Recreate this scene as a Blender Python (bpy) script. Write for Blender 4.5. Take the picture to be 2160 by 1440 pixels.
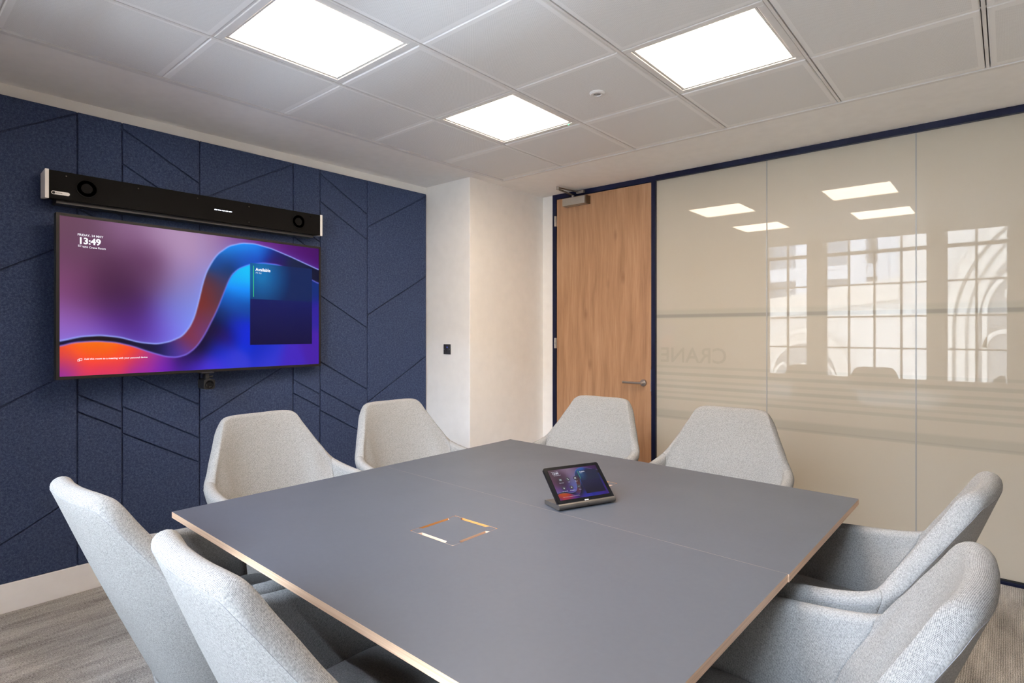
import bpy, bmesh, math, random
import numpy as np
from mathutils import Vector, Matrix
random.seed(4)
PI = math.pi
R = math.radians
S = bpy.context.scene
for _o in list(bpy.data.objects):
    bpy.data.objects.remove(_o, do_unlink=True)
C = S.collection

# ------------------------------------------------------------------ camera, world, exposure
EYE = 1.365
CEIL = EYE + 1.2043
cam_d = bpy.data.cameras.new('camera')
cam_d.sensor_width = 36.0
cam_d.lens = 1210.2 / 2160 * 36.0
cam_d.shift_y = -(720 - 699.1) / 2160
cam_d.clip_start = 0.02
cam = bpy.data.objects.new('camera', cam_d)
C.objects.link(cam)
cam.location = (0, 0, EYE)
cam.rotation_euler = (R(90), 0, R(40.848))
S.camera = cam

LAMP_RGB, LAMP_POWER = (1.0, 0.79, 0.59), 22.0
SKY_RGB, SKY_POWER = (0.76, 0.86, 1.06), 58.0
w = bpy.data.worlds.new('overcast_sky')
S.world = w
w.use_nodes = True
_bg = w.node_tree.nodes['Background']
_bg.inputs[0].default_value = (*SKY_RGB, 1)
_bg.inputs[1].default_value = SKY_POWER

S.view_settings.view_transform = 'Standard'
S.view_settings.look = 'None'
S.view_settings.gamma = 1.0
S.view_settings.use_curve_mapping = False
S.view_settings.exposure = 0.15
S.cycles.use_denoising = True
S.cycles.adaptive_threshold = 0.02
S.cycles.max_bounces = 9
S.cycles.diffuse_bounces = 6
S.cycles.glossy_bounces = 4
S.cycles.sample_clamp_indirect = 6.0
S.cycles.caustics_reflective = False
S.cycles.caustics_refractive = False

# room planes
XL, XR = -3.69, 1.18          # left (felt) wall, right wall
YG, YW = 4.085, -0.45         # glazed wall, window wall
XP, YP = -3.17, 3.165         # boxed-out column in the far left corner
WINS = [(-2.65, -2.09, 2), (-1.90, -0.734, 4), (-0.586, 0.02, 2)]
SILL = 0.735

# daylight portals in the window openings
for i, (x0, x1, n) in enumerate(WINS):
    ld = bpy.data.lights.new('daylight_portal', 'AREA')
    ld.shape = 'RECTANGLE'
    ld.size, ld.size_y = x1 - x0, CEIL - SILL
    ld.cycles.is_portal = True
    lo = bpy.data.objects.new('daylight_portal', ld)
    C.objects.link(lo)
    lo.location = ((x0 + x1) / 2, YW - 0.13, (CEIL + SILL) / 2)
    lo.rotation_euler = (R(90), 0, 0)


# ------------------------------------------------------------------ material helpers
def srgb(*c):
    return tuple((x / 255 / 12.92) if x / 255 <= 0.04045 else ((x / 255 + 0.055) / 1.055) ** 2.4 for x in c)


class NT:
    def __init__(self, name):
        self.m = bpy.data.materials.new(name)
        self.m.use_nodes = True
        self.t = self.m.node_tree
        self.t.nodes.clear()
        self.out = self.n('ShaderNodeOutputMaterial')

    def n(self, typ, **kw):
        nd = self.t.nodes.new(typ)
        for k, v in kw.items():
            if k.startswith('i_'):
                key = k[2:].replace('_', ' ')
                nd.inputs[int(key) if key.isdigit() else key].default_value = v
            else:
                setattr(nd, k, v)
        return nd

    def l(self, a, ao, b, bi):
        self.t.links.new(a.outputs[ao], b.inputs[bi])

    def math(self, op, a, b=None, c=None):
        nd = self.n('ShaderNodeMath', operation=op)
        for i, v in enumerate((a, b, c)):
            if v is None:
                continue
            if isinstance(v, (int, float)):
                nd.inputs[i].default_value = v
            else:
                self.t.links.new(v, nd.inputs[i])
        return nd.outputs[0]

    def ramp(self, fac, stops):
        nd = self.n('ShaderNodeValToRGB')
        cr = nd.color_ramp
        while len(cr.elements) < len(stops):
            cr.elements.new(0.5)
        for e, (p, c) in zip(cr.elements, stops):
            e.position = p
            e.color = (*c, 1) if len(c) == 3 else c
        self.t.links.new(fac, nd.inputs[0])
        return nd.outputs[0]

    def mix(self, fac, a, b):
        nd = self.n('ShaderNodeMix', data_type='RGBA')
        for k, v in ((0, fac), (6, a), (7, b)):
            if isinstance(v, (int, float)):
                nd.inputs[k].default_value = v
            elif isinstance(v, tuple):
                nd.inputs[k].default_value = (*v, 1)
            else:
                self.t.links.new(v, nd.inputs[k])
        return nd.outputs[2]

    def coord(self, which='Object', scale=(1, 1, 1)):
        tc = self.n('ShaderNodeTexCoord')
        mp = self.n('ShaderNodeMapping')
        mp.inputs['Scale'].default_value = scale
        self.l(tc, which, mp, 0)
        return mp.outputs[0]

    def noise(self, vec, scale, detail=3, rough=0.5, dist=0.0):
        nd = self.n('ShaderNodeTexNoise')
        nd.inputs['Scale'].default_value = scale
        nd.inputs['Detail'].default_value = detail
        nd.inputs['Roughness'].default_value = rough
        nd.inputs['Distortion'].default_value = dist
        self.t.links.new(vec, nd.inputs['Vector'])
        return nd.outputs[0]

    def bump(self, h, strength=0.2, dist=0.01):
        nd = self.n('ShaderNodeBump')
        nd.inputs['Strength'].default_value = strength
        nd.inputs['Distance'].default_value = dist
        self.t.links.new(h, nd.inputs['Height'])
        return nd.outputs[0]

    def principled(self, color, rough=0.5, metal=0.0, normal=None, ior=None, spec=None, coat=0.0):
        p = self.n('ShaderNodeBsdfPrincipled')
        if isinstance(color, tuple):
            p.inputs['Base Color'].default_value = (*color, 1)
        else:
            self.t.links.new(color, p.inputs['Base Color'])
        if isinstance(rough, (int, float)):
            p.inputs['Roughness'].default_value = rough
        else:
            self.t.links.new(rough, p.inputs['Roughness'])
        p.inputs['Metallic'].default_value = metal
        if ior:
            p.inputs['IOR'].default_value = ior
        if spec is not None:
            p.inputs['Specular IOR Level'].default_value = spec
        if coat:
            p.inputs['Coat Weight'].default_value = coat
        if normal is not None:
            self.t.links.new(normal, p.inputs['Normal'])
        self.l(p, 0, self.out, 0)
        return p


M = {}


def plain(name, color, rough=0.5, metal=0.0, **kw):
    t = NT(name)
    v = t.coord()
    n = t.noise(v, 14, 4)
    col = t.mix(n, tuple(c * 0.95 for c in color), tuple(min(1, c * 1.05) for c in color))
    t.principled(col, rough, metal, **kw)
    M[name] = t.m
    return t.m


plain('wall_paint', (0.87, 0.85, 0.82), 0.75)
plain('ceiling_plaster', (0.90, 0.89, 0.875), 0.8)
plain('white_metal', (0.78, 0.77, 0.76), 0.35)
plain('groove_grey', (0.30, 0.29, 0.28), 0.7)
plain('skirting_white', (0.88, 0.88, 0.89), 0.4)
plain('navy_metal', (0.0030, 0.0050, 0.024), 0.45, spec=0.2)
plain('black_plastic', (0.012, 0.012, 0.013), 0.4)
plain('black_gloss', (0.004, 0.004, 0.005), 0.15, spec=0.25)
plain('bezel_black', (0.017, 0.014, 0.012), 0.45, spec=0.25)
plain('black_mesh', (0.0045, 0.004, 0.0036), 0.8, spec=0.15)
plain('bronze_metal', (0.105, 0.092, 0.082), 0.35, 0.6)
plain('brushed_steel', (0.50, 0.46, 0.42), 0.32, 1.0)
plain('closer_grey', (0.42, 0.38, 0.33), 0.4, 0.6)
plain('dark_bronze', (0.16, 0.12, 0.08), 0.35, 0.8)
plain('rubber_black', (0.010, 0.010, 0.010), 0.7)
plain('charcoal_metal', (0.03, 0.03, 0.033), 0.4)
plain('label_white', (0.86, 0.84, 0.82), 0.5)
plain('seal_grey', (0.36, 0.36, 0.35), 0.25)
plain('window_bronze', (0.23, 0.20, 0.165), 0.5)
plain('facade_white', (0.75, 0.76, 0.78), 0.7)
plain('facade_glass', (0.12, 0.14, 0.16), 0.2)
plain('stone_dark', (0.10, 0.09, 0.08), 0.9)

# perforated metal tile
t = NT('perforated_tile')
v = t.coord()
sx = t.n('ShaderNodeSeparateXYZ'); t.t.links.new(v, sx.inputs[0])
k = 2 * PI / 0.0052
dots = t.math('MULTIPLY', t.math('SINE', t.math('MULTIPLY', sx.outputs[0], k)), t.math('SINE', t.math('MULTIPLY', sx.outputs[1], k)))
fx = t.math('LESS_THAN', t.math('ABSOLUTE', sx.outputs[0]), 0.268)
fy = t.math('LESS_THAN', t.math('ABSOLUTE', sx.outputs[1]), 0.272)
field = t.math('MULTIPLY', fx, fy)
hole = t.math('MULTIPLY', t.math('GREATER_THAN', dots, 0.42), field)
t.principled(t.mix(hole, (0.90, 0.90, 0.90), (0.50, 0.50, 0.50)), 0.5)
M['perforated_tile'] = t.m

# felt
t = NT('blue_felt')
v = t.coord()
n1 = t.noise(v, 420, 3, 0.7)
n2 = t.noise(t.coord('Object', (1, 1, 1)), 90, 4, 0.7)
n3 = t.noise(v, 5, 2)
f = t.math('ADD', t.math('MULTIPLY', n1, 0.6), t.math('MULTIPLY', n2, 0.4))
col = t.ramp(f, [(0.33, (0.016, 0.023, 0.050)), (0.5, (0.036, 0.052, 0.110)), (0.66, (0.102, 0.130, 0.215))])
col = t.mix(t.math('MULTIPLY', n3, 0.18), col, (0.052, 0.062, 0.105))
t.principled(col, 0.95, normal=t.bump(f, 0.35, 0.002), spec=0.1)
M['blue_felt'] = t.m

# carpet: ribbed loop, streaks along Y
t = NT('carpet')
v = t.coord('Object', (1, 1, 1))
streak = t.noise(t.coord('Object', (34, 5.5, 1)), 1.0, 6, 0.7)
plank = t.noise(t.coord('Object', (9, 1.6, 1)), 1.0, 2, 0.5)
fine = t.noise(t.coord('Object', (330, 150, 1)), 1.0, 2, 0.7)
rib = t.n('ShaderNodeTexWave', wave_type='BANDS', bands_direction='X')
rib.inputs['Scale'].default_value = 42
rib.inputs['Distortion'].default_value = 1.2
t.t.links.new(v, rib.inputs['Vector'])
a = t.math('ADD', t.math('MULTIPLY', streak, 0.42), t.math('MULTIPLY', plank, 0.48))
a = t.math('ADD', a, t.math('MULTIPLY', t.math('SUBTRACT', fine, 0.5), 1.1))
a = t.math('ADD', a, t.math('MULTIPLY', t.math('SUBTRACT', rib.outputs[1], 0.5), 0.17))
col = t.ramp(a, [(0.15, (0.085, 0.082, 0.078)), (0.45, (0.34, 0.325, 0.305)), (0.76, (0.66, 0.64, 0.61))])
t.principled(col, 1.0, normal=t.bump(t.math('ADD', fine, rib.outputs[1]), 0.5, 0.004), spec=0.05)
M['carpet'] = t.m

# table laminate
t = NT('slate_laminate')
v = t.coord()
n = t.noise(v, 60, 4)
scr = t.noise(t.coord('Object', (1, 1, 1)), 3, 3)
t.principled(t.mix(n, (0.058, 0.064, 0.078), (0.069, 0.075, 0.089)), t.math('ADD', 0.40, t.math('MULTIPLY', scr, 0.12)), spec=0.45)
M['slate_laminate'] = t.m

t = NT('oak_edge')
n = t.noise(t.coord('Object', (3, 3, 260)), 1.0, 3)
t.principled(t.ramp(n, [(0.3, (0.52, 0.34, 0.22)), (0.7, (0.70, 0.49, 0.34))]), 0.5)
M['oak_edge'] = t.m
plain('well_wood', (0.50, 0.22, 0.06), 0.55)

# oak door veneer
t = NT('oak_veneer')
v = t.coord('Object', (1, 1, 1))
warp = t.noise(t.coord('Object', (2.2, 2.2, 0.8)), 1.0, 3)
sep = t.n('ShaderNodeSeparateXYZ'); t.t.links.new(v, sep.inputs[0])
xx = t.math('ADD', t.math('MULTIPLY', sep.outputs[0], 7.0), t.math('MULTIPLY', warp, 1.1))
cmb = t.n('ShaderNodeCombineXYZ')
t.t.links.new(xx, cmb.inputs[0])
t.t.links.new(t.math('MULTIPLY', sep.outputs[2], 0.55), cmb.inputs[2])
g1 = t.noise(cmb.outputs[0], 2.4, 4, 0.6)
g2 = t.noise(t.coord('Object', (150, 8, 3.0)), 1.0, 4, 0.65)
vor = t.n('ShaderNodeTexVoronoi', feature='F1')
vor.inputs['Scale'].default_value = 1.0
t.t.links.new(t.coord('Object', (7.0, 1.0, 2.6)), vor.inputs['Vector'])
knot = t.ramp(vor.outputs['Distance'], [(0.0, (1, 1, 1)), (0.17, (0, 0, 0))])
g = t.math('ADD', t.math('MULTIPLY', g1, 0.65), t.math('MULTIPLY', g2, 0.35))
col = t.ramp(g, [(0.30, (0.215, 0.104, 0.048)), (0.5, (0.350, 0.186, 0.096)), (0.68, (0.445, 0.260, 0.148))])
col = t.mix(t.math('MULTIPLY', knot, 0.55), col, (0.13, 0.05, 0.02))
t.principled(col, 0.45, normal=t.bump(g2, 0.06, 0.001), spec=0.4)
M['oak_veneer'] = t.m

# chair fabric: basket weave in uv metres
t = NT('grey_weave')
tc = t.n('ShaderNodeTexCoord')
sep = t.n('ShaderNodeSeparateXYZ'); t.l(tc, 'UV', sep, 0)
nz = t.noise(t.coord('Object'), 120, 2)
k = 2 * PI / 0.0052
uu = t.math('ADD', t.math('MULTIPLY', sep.outputs[0], k), t.math('MULTIPLY', nz, 1.6))
vv = t.math('ADD', t.math('MULTIPLY', sep.outputs[1], k), t.math('MULTIPLY', nz, 1.6))
wv = t.math('MULTIPLY', t.math('SINE', t.math('ADD', uu, vv)), t.math('SINE', t.math('SUBTRACT', uu, vv)))
mel = t.noise(t.coord('Object'), 260, 3, 0.7)
h = t.math('ADD', t.math('MULTIPLY', t.math('MULTIPLY_ADD', wv, 0.5, 0.5), 0.40), t.math('MULTIPLY', mel, 0.60))
col = t.ramp(h, [(0.24, (0.062, 0.064, 0.070)), (0.46, (0.232, 0.228, 0.224)), (0.75, (0.43, 0.42, 0.408))])
t.principled(col, 0.95, normal=t.bump(h, 0.35, 0.002), spec=0.15)
M['grey_weave'] = t.m
plain('seam_thread', (0.24, 0.24, 0.25), 0.9)

# opal glass with printed bands on its film (bands given by height in metres)
t = NT('opal_glass')
v = t.coord()
sep = t.n('ShaderNodeSeparateXYZ'); t.t.links.new(v, sep.inputs[0])
acc = None
for z, hw, st in ((1.483, 0.013, 0.42), (1.497, 0.034, 0.16), (1.098, 0.010, 0.14), (1.045, 0.012, 0.22), (0.995, 0.010, 0.16),
                  (0.950, 0.012, 0.24), (0.905, 0.009, 0.14), (0.862, 0.011, 0.20), (0.742, 0.030, 0.22), (0.712, 0.010, 0.18)):
    d = t.math('DIVIDE', t.math('ABSOLUTE', t.math('SUBTRACT', sep.outputs[2], z)), hw)
    mr = t.n('ShaderNodeMapRange', interpolation_type='SMOOTHSTEP')
    mr.inputs[1].default_value, mr.inputs[2].default_value = 0.55, 1.35
    mr.inputs[3].default_value, mr.inputs[4].default_value = st, 0.0
    t.t.links.new(d, mr.inputs[0])
    acc = mr.outputs[0] if acc is None else t.math('ADD', acc, mr.outputs[0])
n = t.noise(v, 1.3, 2)
base = t.mix(n, (0.485, 0.440, 0.362), (0.515, 0.470, 0.392))
col = t.mix(acc, base, (0.20, 0.21, 0.185))
t.principled(col, 0.015, ior=1.52, spec=0.5)
M['opal_glass'] = t.m

# vinyl lettering seen through the film
t = NT('faint_vinyl')
d = t.n('ShaderNodeBsdfDiffuse'); d.inputs[0].default_value = (0.22, 0.21, 0.18, 1)
tr = t.n('ShaderNodeBsdfTransparent')
mx = t.n('ShaderNodeMixShader'); mx.inputs[0].default_value = 0.085
t.l(tr, 0, mx, 1); t.l(d, 0, mx, 2); t.l(mx, 0, t.out, 0)
M['faint_vinyl'] = t.m

# clear window pane
t = NT('window_pane')
gl = t.n('ShaderNodeBsdfGlossy'); gl.inputs['Roughness'].default_value = 0.0
tr = t.n('ShaderNodeBsdfTransparent'); tr.inputs[0].default_value = (0.95, 0.97, 0.96, 1)
lw = t.n('ShaderNodeFresnel'); lw.inputs[0].default_value = 1.45
mx = t.n('ShaderNodeMixShader')
t.l(lw, 0, mx, 0); t.l(tr, 0, mx, 1); t.l(gl, 0, mx, 2); t.l(mx, 0, t.out, 0)
M['window_pane'] = t.m

# stone ashlar
t = NT('stone_ashlar')
br = t.n('ShaderNodeTexBrick')
br.inputs['Color1'].default_value = (0.52, 0.48, 0.43, 1)
br.inputs['Color2'].default_value = (0.45, 0.415, 0.37, 1)
br.inputs['Mortar'].default_value = (0.22, 0.20, 0.17, 1)
br.inputs['Scale'].default_value = 1.0
br.inputs['Mortar Size'].default_value = 0.014
br.inputs['Brick Width'].default_value = 0.95
br.inputs['Row Height'].default_value = 0.42
mp = t.n('ShaderNodeMapping'); mp.inputs['Rotation'].default_value = (R(90), 0, 0)
tc = t.n('ShaderNodeTexCoord'); t.l(tc, 'Object', mp, 0); t.l(mp, 0, br, 0)
nz = t.noise(t.coord(), 2.2, 5, 0.65)
t.principled(t.mix(t.math('MULTIPLY', nz, 0.5), br.outputs[0], (0.37, 0.33, 0.285)), 0.9)
M['stone_ashlar'] = t.m
plain('stone_moulding', (0.36, 0.32, 0.27), 0.9)


def emit(name, rgb, power, base=(0.02, 0.02, 0.02)):
    t = NT(name)
    p = t.principled(base, 0.5, spec=0.08)
    p.inputs['Emission Color'].default_value = (*rgb, 1)
    p.inputs['Emission Strength'].default_value = power
    M[name] = t.m


emit('lamp_diffuser', LAMP_RGB, LAMP_POWER, (0.8, 0.8, 0.8))
emit('screen_white', (0.93, 0.93, 1.0), 1.0)
emit('screen_pale', (0.55, 0.65, 0.75), 1.0)
emit('screen_green', srgb(50, 205, 110), 1.0)
emit('tablet_white', (0.50, 0.52, 0.62), 1.0)
emit('tablet_green', srgb(25, 130, 80), 1.0)
emit('tablet_icon', (0.012, 0.012, 0.02), 1.0)
emit('led_white', (0.80, 0.86, 1.0), 3.0)
emit('led_blue', (0.10, 0.13, 0.85), 0.8)
emit('led_green', (0.15, 0.9, 0.35), 2.0)


def screen_mat(name, power):
    t = NT(name)
    at = t.n('ShaderNodeAttribute', attribute_name='picture')
    p = t.principled((0.004, 0.004, 0.005), 0.35, spec=0.12)
    t.l(at, 'Color', p, 'Emission Color')
    p.inputs['Emission Strength'].default_value = power
    M[name] = t.m


screen_mat('screen_picture', 0.84)
screen_mat('tablet_picture', 0.31)


# ------------------------------------------------------------------ mesh helpers
class MB:
    def __init__(self):
        self.v, self.f, self.mi, self.uv = [], [], [], []

    def add(self, vs, fs, mi=0):
        o = len(self.v)
        self.v += [tuple(p) for p in vs]
        self.f += [tuple(i + o for i in q) for q in fs]
        self.mi += [mi] * len(fs)
        return self

    def box(self, x0, x1, y0, y1, z0, z1, mi=0):
        vs = [(x0, y0, z0), (x1, y0, z0), (x1, y1, z0), (x0, y1, z0), (x0, y0, z1), (x1, y0, z1), (x1, y1, z1), (x0, y1, z1)]
        return self.add(vs, [(0, 3, 2, 1), (4, 5, 6, 7), (0, 1, 5, 4), (1, 2, 6, 5), (2, 3, 7, 6), (3, 0, 4, 7)], mi)

    def prism(self, poly, a0, a1, axis='z', mi=0, taper=0.0, side_mi=None):
        """poly (ccw) in the plane across axis; taper>0 chamfers the a1 face inwards"""
        n = len(poly)

        def P(p, a):
            return (p[0], p[1], a) if axis == 'z' else ((a, p[0], p[1]) if axis == 'x' else (p[0], a, p[1]))
        if taper:
            sgn = 1 if a1 > a0 else -1
            inner = inset(poly, taper)
            rings = [(poly, a0), (poly, a1 - sgn * taper), (inner, a1)]
        else:
            rings = [(poly, a0), (poly, a1)]
        vs = []
        for pl, a in rings:
            vs += [P(p, a) for p in pl]
        fs, ms = [], []
        for r in range(len(rings) - 1):
            for i in range(n):
                j = (i + 1) % n
                fs.append((r * n + i, r * n + j, (r + 1) * n + j, (r + 1) * n + i))
        fs.append(tuple(reversed(range(n))))
        fs.append(tuple((len(rings) - 1) * n + i for i in range(n)))
        o = len(self.f)
        self.add(vs, fs, mi)
        if side_mi is not None:
            for q in range(o, o + len(fs) - 2):
                self.mi[q] = side_mi
        return self

    def cyl(self, p0, p1, r0, r1=None, n=20, mi=0):
        r1 = r0 if r1 is None else r1
        p0, p1 = Vector(p0), Vector(p1)
        d = (p1 - p0).normalized()
        a = d.orthogonal().normalized()
        b = d.cross(a)
        vs = []
        for p, r in ((p0, r0), (p1, r1)):
            vs += [p + (a * math.cos(2 * PI * i / n) + b * math.sin(2 * PI * i / n)) * r for i in range(n)]
        fs = [(i, (i + 1) % n, n + (i + 1) % n, n + i) for i in range(n)]
        fs += [tuple(reversed(range(n))), tuple(range(n, 2 * n))]
        return self.add(vs, fs, mi)

    def lathe(self, prof, n=24, axis=Vector((0, 0, 1)), origin=Vector((0, 0, 0)), mi=0):
        axis = Vector(axis).normalized(); origin = Vector(origin)
        a = axis.orthogonal().normalized(); b = axis.cross(a)
        vs, fs = [], []
        for r, h in prof:
            vs += [origin + axis * h + (a * math.cos(2 * PI * i / n) + b * math.sin(2 * PI * i / n)) * r for i in range(n)]
        for k in range(len(prof) - 1):
            for i in range(n):
                j = (i + 1) % n
                fs.append((k * n + i, k * n + j, (k + 1) * n + j, (k + 1) * n + i))
        fs += [tuple(reversed(range(n))), tuple(range((len(prof) - 1) * n, len(prof) * n))]
        return self.add(vs, fs, mi)

    def bar(self, p0, p1, wdt, hgt, up=(0, 0, 1), mi=0):
        p0, p1 = Vector(p0), Vector(p1)
        d = (p1 - p0).normalized()
        s = d.cross(Vector(up)).normalized() * wdt / 2
        u = s.cross(d).normalized() * hgt / 2
        vs = [p0 - s - u, p0 + s - u, p0 + s + u, p0 - s + u, p1 - s - u, p1 + s - u, p1 + s + u, p1 - s + u]
        return self.add(vs, [(0, 3, 2, 1), (4, 5, 6, 7), (0, 1, 5, 4), (1, 2, 6, 5), (2, 3, 7, 6), (3, 0, 4, 7)], mi)

    def tube(self, pts, r, n=8, mi=0):
        pts = [Vector(p) for p in pts]
        vs, fs = [], []
        ref = None
        for i, p in enumerate(pts):
            d = (pts[min(i + 1, len(pts) - 1)] - pts[max(i - 1, 0)]).normalized()
            a = (d.orthogonal() if ref is None else (ref - d * ref.dot(d))).normalized()
            ref = a
            b = d.cross(a)
            vs += [p + (a * math.cos(2 * PI * k / n) + b * math.sin(2 * PI * k / n)) * r for k in range(n)]
        for i in range(len(pts) - 1):
            for k in range(n):
                q = (k + 1) % n
                fs.append((i * n + k, i * n + q, (i + 1) * n + q, (i + 1) * n + k))
        fs += [tuple(reversed(range(n))), tuple(range((len(pts) - 1) * n, len(pts) * n))]
        return self.add(vs, fs, mi)

    def build(self, name, mat, parent=None, smooth=False, bevel=0.0, loc=None, autosmooth=None, fix=True):
        me = bpy.data.meshes.new(name)
        me.from_pydata(self.v, [], self.f)
        mats = mat if isinstance(mat, (list, tuple)) else [mat]
        for m in mats:
            me.materials.append(M[m])
        me.polygons.foreach_set('material_index', self.mi)
        if fix:
            bm = bmesh.new(); bm.from_mesh(me)
            bmesh.ops.recalc_face_normals(bm, faces=bm.faces)
            bm.to_mesh(me); bm.free()
        if smooth:
            me.polygons.foreach_set('use_smooth', [True] * len(me.polygons))
        if autosmooth:
            me.set_sharp_from_angle(angle=R(autosmooth))
        me.update()
        o = bpy.data.objects.new(name, me)
        C.objects.link(o)
        if parent is not None:
            o.parent = parent
        if loc is not None:
            o.location = loc
        if bevel:
            b = o.modifiers.new('bevel', 'BEVEL')
            b.width = bevel; b.segments = 2; b.limit_method = 'ANGLE'
        return o


def inset(poly, d):
    n = len(poly)
    out = []
    area = sum(poly[i][0] * poly[(i + 1) % n][1] - poly[(i + 1) % n][0] * poly[i][1] for i in range(n))
    s = 1 if area > 0 else -1
    for i in range(n):
        p0, p1, p2 = (Vector(poly[(i - 1) % n]), Vector(poly[i]), Vector(poly[(i + 1) % n]))
        e1, e2 = (p1 - p0).normalized(), (p2 - p1).normalized()
        n1, n2 = Vector((-e1.y, e1.x)) * s, Vector((-e2.y, e2.x)) * s
        k = 1 + n1.dot(n2)
        out.append(tuple(p1 + (n1 + n2) * (d / max(k, 0.25))))
    return out


def rrect(w, h, r, n=5):
    pts = []
    for cx, cy, a0 in ((w / 2 - r, h / 2 - r, 0), (-w / 2 + r, h / 2 - r, 90), (-w / 2 + r, -h / 2 + r, 180), (w / 2 - r, -h / 2 + r, 270)):
        for i in range(n + 1):
            a = R(a0 + 90 * i / n)
            pts.append((cx + r * math.cos(a), cy + r * math.sin(a)))
    return pts


def tag(o, label, cat, group=None):
    o['label'] = label
    o['category'] = cat
    if group:
        o['group'] = group
    return o


def struct(o, label=None):
    o['kind'] = 'structure'
    if label:
        o['label'] = label
    return o


def empty(name, loc=(0, 0, 0), rz=0.0, parent=None):
    o = bpy.data.objects.new(name, None)
    C.objects.link(o)
    o.location = loc
    o.rotation_euler = (0, 0, rz)
    o.empty_display_size = 0.05
    if parent is not None:
        o.parent = parent
    return o


def copy_tree(o, parent=None):
    c = o.copy()
    C.objects.link(c)
    if parent is not None:
        c.parent = parent
    for ch in [x for x in bpy.data.objects if x.parent == o]:
        copy_tree(ch, c)
    return c


def text(name, body, size, mat, parent, loc, bold=0.0, align='LEFT', mirror=False, depth=0.0, width=None):
    """flat lettering in the local x-z plane, facing -y"""
    cu = bpy.data.curves.new(name, 'FONT')
    cu.body = body
    cu.size = size
    cu.align_x = align
    cu.offset = bold
    cu.extrude = depth
    cu.resolution_u = 3
    tmp = bpy.data.objects.new(name, cu)
    C.objects.link(tmp)
    bpy.context.view_layer.update()
    me = bpy.data.meshes.new_from_object(tmp.evaluated_get(bpy.context.evaluated_depsgraph_get()))
    bpy.data.objects.remove(tmp, do_unlink=True)
    if width:
        xs_ = [v_.co.x for v_ in me.vertices]
        me.transform(Matrix.Scale(width / (max(xs_) - min(xs_)), 4))
    me.transform(Matrix.Rotation(R(90), 4, 'X'))
    if mirror:
        me.transform(Matrix.Scale(-1, 4, (1, 0, 0)))
    me.materials.clear()
    me.materials.append(M[mat])
    me.name = name
    o = bpy.data.objects.new(name, me)
    C.objects.link(o)
    o.parent = parent
    o.location = loc
    return o


# ------------------------------------------------------------------ room shell
struct(MB().box(XL - 0.2, XR + 0.2, YW - 0.2, YG + 0.3, -0.1, 0.0).build('floor', 'carpet'), 'grey brown ribbed carpet')
struct(MB().box(XL - 0.15, XL, YW - 0.15, YG + 0.2, 0, CEIL + 0.2).build('wall_left', 'wall_paint'))
struct(MB().box(XR, XR + 0.15, YW - 0.15, YG + 0.2, 0, CEIL + 0.2).build('wall_right', 'wall_paint'))
struct(MB().box(XL, XP, YP, YG + 0.2, 0, CEIL + 0.02).build('wall_column', 'wall_paint', bevel=0.003), 'white boxed out column in the corner beside the felt')
struct(MB().box(XL - 0.2, XR + 0.2, YG + 0.21, YG + 0.3, 0, CEIL + 0.2).build('wall_sky_blocker', 'wall_paint'))  # unseen wall added close behind the glass to keep sky light out
struct(MB().box(XP, -3.050, YG + 0.005, YG + 0.2, 0, CEIL + 0.02).build('wall_far', 'wall_paint'))
# window wall with three openings
m = MB()
xs = [XL] + [c for x0, x1, n in WINS for c in (x0, x1)] + [XR]
for i in range(0, len(xs), 2):
    m.box(xs[i], xs[i + 1], YW - 0.18, YW, 0, CEIL + 0.2)
for x0, x1, n in WINS:
    m.box(x0, x1, YW - 0.18, YW, 0, SILL - 0.03)
struct(m.build('wall_back', 'wall_paint'))
struct(MB().box(XL, XL + 0.016, YW, YP, 0, 0.142).build('baseboard_left', 'skirting_white', bevel=0.003), 'tall white skirting board under the blue felt')
struct(MB().box(XL + 0.016, XP, YP - 0.016, YP, 0, 0.142).box(XP, XP + 0.016, YP - 0.016, YG + 0.004, 0, 0.142).build('baseboard_column', 'skirting_white'))
struct(MB().box(XL + 0.016, XR, YW, YW + 0.016, 0, 0.142).build('baseboard_back', 'skirting_white'))
struct(MB().box(XR - 0.016, XR, YW + 0.016, YG - 0.02, 0, 0.142).build('baseboard_right', 'skirting_white'))

# windows
for wi, (x0, x1, n) in enumerate(WINS):
    root = struct(empty('window_%d' % (wi + 1), ((x0 + x1) / 2, YW - 0.1, SILL)))
    hw = (x1 - x0) / 2
    zt = CEIL - SILL
    fr = MB()
    for a, b in ((-hw, -hw + 0.03), (hw - 0.03, hw)):
        fr.box(a, b, -0.03, 0.03, 0, zt + 0.05)
    fr.box(-hw, hw, -0.03, 0.03, 0, 0.03)
    fr.build('frame', 'window_bronze', root)
    MB().box(-hw + 0.03, hw - 0.03, -0.028, 0.028, 2.385 - SILL, 2.43 - SILL).build('transom', 'window_bronze', root)
    for zz in (1.985, 1.56, 1.15):
        MB().box(-hw + 0.03, hw - 0.03, -0.014, 0.014, zz - SILL - 0.010, zz - SILL + 0.010).build('glazing_bar', 'window_bronze', root)
    for q in range(1, n):
        xm = -hw + 2 * hw * q / n
        MB().box(xm - 0.0125, xm + 0.0125, -0.014, 0.014, 0.03, zt + 0.05).build('mullion', 'window_bronze', root)
    MB().box(-hw + 0.02, hw - 0.02, -0.003, 0.003, 0.02, zt + 0.05).build('pane', 'window_pane', root)
    MB().box(-hw - 0.03, hw + 0.03, -0.08, 0.16, -0.03, 0.0).build('window_sill', 'skirting_white', root, bevel=0.004)

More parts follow.
